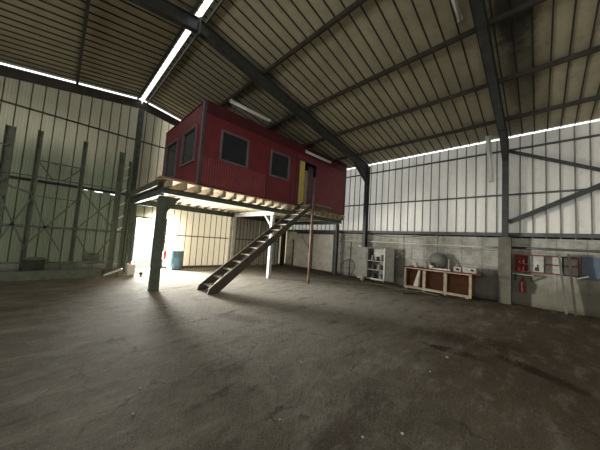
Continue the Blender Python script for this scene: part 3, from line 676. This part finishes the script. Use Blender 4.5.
t = thing('paint_pot', 'small pale pot on the floor before the grey cabinet', 'pot', (10.25, 5.85, 0))
MB().lathe((10.25, 5.85, 0), [(.09, 0), (.1, .16), (.11, .17)], 14).build('pot_body', M['tread'], t)
MB().tube([(10.25, 5.75, .16), (10.25, 5.8, .25), (10.25, 5.9, .25), (10.25, 5.95, .16)], .006, 6).build('handle', M['steel'], t)
for i, (y, z) in enumerate(((4.42, 1.38), (4.30, 1.33), (4.5, 1.16))):
    o = MB().box((XR-.05, y, z), (XR, y+.1, z+.1)).build('socket_box', M['offwhite'], None, .006); tag(o, 'small white socket box on the wall right of the cabinet, '+('highest', 'middle', 'lowest')[i], 'socket')

# workbench of three open bays
bt = thing('open_crate_bench', 'low timber bench of three open bays with reddish brown backs', 'bench', (10.15, 2.8, 0))
by0, by1, bx0, bx1, bz = 1.62, 3.9, 10.12, 10.72, .86
m = MB().box((bx0, by0, bz-.05), (bx0+.06, by1, bz)).box((bx0, by0, .04), (bx0+.06, by1, .13)).box((bx0, by0, .13), (bx0+.06, by0+.08, bz-.07)).box((bx0, by1-.08, .13), (bx0+.06, by1, bz-.07))
m.build('face_frame', M['bench'], bt, .004)
for y in (2.42, 3.14): MB().box((bx0-.004, y-.05, .13), (bx0+.06, y+.05, bz-.07)).build('divider_post', M['bench'], bt)
for y in (2.42, 3.14): MB().box((bx0+.06, y-.012, .1), (bx1, y+.012, bz-.04)).build('divider', M['bench_in'], bt)
MB().box((bx1-.02, by0, .08), (bx1, by1, bz-.02)).build('back_panel', M['bench_in'], bt)
MB().box((bx0+.06, by0, .08), (bx1-.02, by1, .1)).build('bottom_panel', M['bench_in'], bt)
for y in (by0, by1-.02): MB().box((bx0+.06, y, .08), (bx1, y+.02, bz)).build('end_panel', M['bench_in'], bt)
MB().box((bx0-.03, by0-.25, bz), (bx1+.1, by1+.03, bz+.03)).build('worktop', M['maroon'], bt)
for y in (1.75, 2.42, 3.14, 3.8): MB().box((bx0+.01, y-.04, 0), (bx0+.5, y+.04, .04)).build('foot', M['bench'], bt)
# rags hanging in the left bay
vs = []; fs = []; n = 16; rows = 9
for j in range(rows):
    t_ = j/(rows-1)
    for i in range(n): 
        a = 2*math.pi*i/n; r = (.04+.07*t_)*(1+.25*math.sin(i*2.5+j*.3)); vs.append((bx0+.19+r*math.cos(a)*.5, 3.37+r*math.sin(a)+.1*(t_), .78-.66*t_))
for j in range(rows-1):
    for i in range(n): fs.append((j*n+i, j*n+(i+1) % n, (j+1)*n+(i+1) % n, (j+1)*n+i))
fs.append(tuple(range(n)))
o = MB().quadmesh(vs, fs, 0, True).build('rag_bundle', M['cloth']); tag(o, 'pale bundled rag hanging in the left bay of the low bench', 'rag')
# things on the bench
def can(x, y, z, r, h, m_, lab, name='paint_can'):
    t = thing(name, lab, 'can', (x, y, z))
    MB().lathe((x, y, z), [(r*.97, 0), (r, .01), (r, h-.01), (r*.97, h)], 14).build('can_body', M[m_], t)
    MB().lathe((x, y, z+h), [(r*.9, 0), (r*.9, .01)], 14).build('lid', M['steel'], t)
zt = bz+.03
can(10.4, 3.55, zt, .07, .16, 'pipe', 'pale can at the left end of the bench top'); can(10.5, 3.2, zt, .06, .22, 'tread', 'taller dusty can left of centre on the bench top')
can(10.45, 2.98, zt, .08, .13, 'pipe', 'squat can near the round disc on the bench top')
o = MB().tube([(10.68, 2.85, zt+.32), (10.72, 2.85, zt+.322)], .30, 28).build('round_disc', M['grey_cab']); tag(o, 'dark round disc leaning against the wall on the bench', 'disc')
o = MB().bar((10.66, 2.44, zt+.005), (10.74, 2.46, zt+.4), .04, .03).build('stick', M['offwhite']); tag(o, 'short white stick leaning beside the round disc', 'stick')
t = thing('white_case', 'white speckled case at the right end of the bench top', 'case', (10.4, 1.75, zt))
MB().box((10.3, 1.52, zt), (10.55, 1.92, zt+.19)).build('case_body', M['offwhite'], t, .01); MB().box((10.285, 1.6, zt+.06), (10.3, 1.68, zt+.13)).build('latch', M['black'], t)
t = thing('tin_box', 'smaller white tin left of the case on the bench', 'box', (10.4, 2.05, zt))
MB().box((10.3, 1.97, zt), (10.5, 2.2, zt+.17)).build('box_body', M['offwhite'], t, .01); MB().box((10.29, 2.03, zt+.05), (10.3, 2.12, zt+.12)).build('dial', M['black'], t)
o = MB().bar((10.3, 2.3, zt+.02), (10.35, 2.9, zt+.02), .06, .04).build('steel_bar', M['pipe']); tag(o, 'flat pale bar lying along the bench top', 'bar')

# tool board right of the braced column
t = thing('wall_cabinet', 'row of pigeonholes with white backs hung on the stained wall', 'cabinet', (XR-.1, -.3, 1.1))
y1, y0, z0, z1 = .56, -.86, 1.10, 1.66; X0 = XR-.20
MB().box((X0, y0, z0), (XR-.0, y1, z0+.03)).box((X0, y0, z1-.03), (XR, y1, z1)).box((X0, y0, z0+.03), (XR, y0+.03, z1-.03)).box((X0, y1-.03, z0+.03), (XR, y1, z1-.03)).build('carcass', M['maroon'], t)
for y in (.22, -.14, -.53): MB().box((X0, y-.02, z0+.03), (XR-.02, y+.02, z1-.03)).build('divider', M['dark'], t)
MB().box((X0+.02, -.83, 1.37), (XR-.02, -.16, 1.40)).build('shelf', M['maroon'], t)
MB().box((X0+.02, .24, 1.34), (XR-.02, .53, 1.37)).build('shelf', M['maroon'], t)
MB().box((XR-.02, .24, z0+.03), (XR-.01, .53, z1-.03)).build('back_panel', M['maroon'], t)
MB().box((XR-.14, -.12, z0+.03), (XR-.12, .2, z1-.03)).build('white_panel', M['offwhite'], t)['label'] = 'white panel with a small dark figure-like smear'
MB().box((XR-.1, -.83, z0+.03), (XR-.08, -.16, z1-.03)).build('back_panel', M['offwhite'], t)['label'] = 'white back of the pigeonholes'
m = MB().box((XR-.145, -.02, 1.16), (XR-.14, .08, 1.28)).box((XR-.145, -.005, 1.28), (XR-.14, .03, 1.36)); m.build('mark', M['dark'], t)
for i, (y, z, s) in enumerate(((.47, 1.13, .13), (.34, 1.13, .17), (.45, 1.37, .1), (.33, 1.37, .15))):
    o = MB().lathe((XR-.1, y, z), [(.05, 0), (.055, s*.5), (.03, s)], 10).build('tin', M['maroon'] if i % 2 else M['redplastic']); tag(o, ('dark' if i % 2 else 'red')+' tin on the '+('lower' if z < 1.3 else 'upper')+' shelf of the wall pigeonholes', 'tin', 'tins in the wall pigeonholes')
bx_thing('blue_board', 'dull blue-grey board fixed to the wall at the right edge', 'board', (XR-.035, -2.6, 1.04), (XR-.004, -.9, 1.70), 'blue_grey', .002)
t = thing('wall_bracket_shelf', 'small pale bracket shelf below the left pigeonholes', 'shelf', (XR-.1, .5, .98))
MB().box((XR-.22, .1, .99), (XR, .62, 1.02)).build('shelf_board', M['tread'], t)
for y in (.55, .15): MB().bar((XR-.01, y, .8), (XR-.2, y, .98), .03, .03).build('bracket', M['steel'], t)
extinguisher(XR-.11, .36, .42, 'dark red fire extinguisher hung low on the stained wall under the shelf', 'maroon')
o = MB().bar((XR-.32, -.58, .0), (XR-.24, -.45, 1.72), .05, .13, up=(1, 0, 0)).build('plank', M['rack']); tag(o, 'left of two dark planks leaning on the wall at far right', 'plank')
o = MB().bar((XR-.32, -.76, .0), (XR-.24, -.64, 1.75), .05, .11, up=(1, 0, 0)).build('plank', M['stair']); tag(o, 'right of two dark planks leaning on the wall at far right', 'plank')
o = MB().bar((XR-.28, -.8, 1.05), (XR-.22, -1.02, 1.14), .025, .025).build('stick', M['pipe']); o.location = (.0, 0, 0); tag(o, 'short pale stick across the wall beside the leaning planks', 'stick')

# debris on the floor by the bench
for i, (a, b, w) in enumerate((((9.75, 4.9), (9.85, 3.6), .12), ((9.5, 4.4), (9.7, 3.2), .1), ((8.7, 3.4), (9.5, 3.15), .08), ((9.6, 5.4), (9.9, 4.5), .1), ((9.85, 3.3), (9.7, 2.5), .07))):
    z = .02+.001*i
    o = MB().bar((a[0], a[1], z), (b[0], b[1], z), w*.6, .03).build('floor_plank', M['stair']); tag(o, ('long loose timber strip on the floor left of the low bench', 'loose timber strip lying before the left bay of the bench', 'crooked timber strip sticking out from the bench front', 'loose timber strip on the floor below the grey cabinet', 'narrow strip lying along the middle bay of the bench')[i], 'plank')
for x, y, q, lab in ((1.96, 1.05, .011, 'pale stone chip near the bottom edge of the picture, right of centre'), (2.26, .84, .013, 'largest pale stone chip near the bottom edge, right of the other'),
                     (4.3, .98, .02, 'pale chip on the dark oil stain at right'), (1.56, 1.65, .008, 'tiny pale chip left of the two chips near the bottom edge'),
                     (.91, 4.01, .015, 'pale chip in the dark floor left of the green post shadow'), (.62, 2.53, .010, 'pale chip on the dark floor at lower left'),
                     (2.45, 2.26, .010, 'small pale chip in the middle of the open floor'), (3.63, 1.02, .010, 'small chip just before the dark oil stain'), (.75, 2.9, .011, 'small chip behind the one at lower left')):
    bm = bmesh.new(); bmesh.ops.create_icosphere(bm, subdivisions=2, radius=q)
    for v in bm.verts: v.co *= .8+.4*random.random(); v.co.z *= .6
    me = bpy.data.meshes.new('stone'); bm.to_mesh(me); bm.free(); me.materials.append(M['stone'])
    o = bpy.data.objects.new('stone', me); o.location = (x, y, q*.45); C.objects.link(o)
    tag(o, lab, 'stone', 'stone chips scattered on the floor')

for o in list(bpy.data.objects):
    if '_o' in o: del o['_o']



for o in list(bpy.data.objects):
    if '_o' in o: del o['_o']
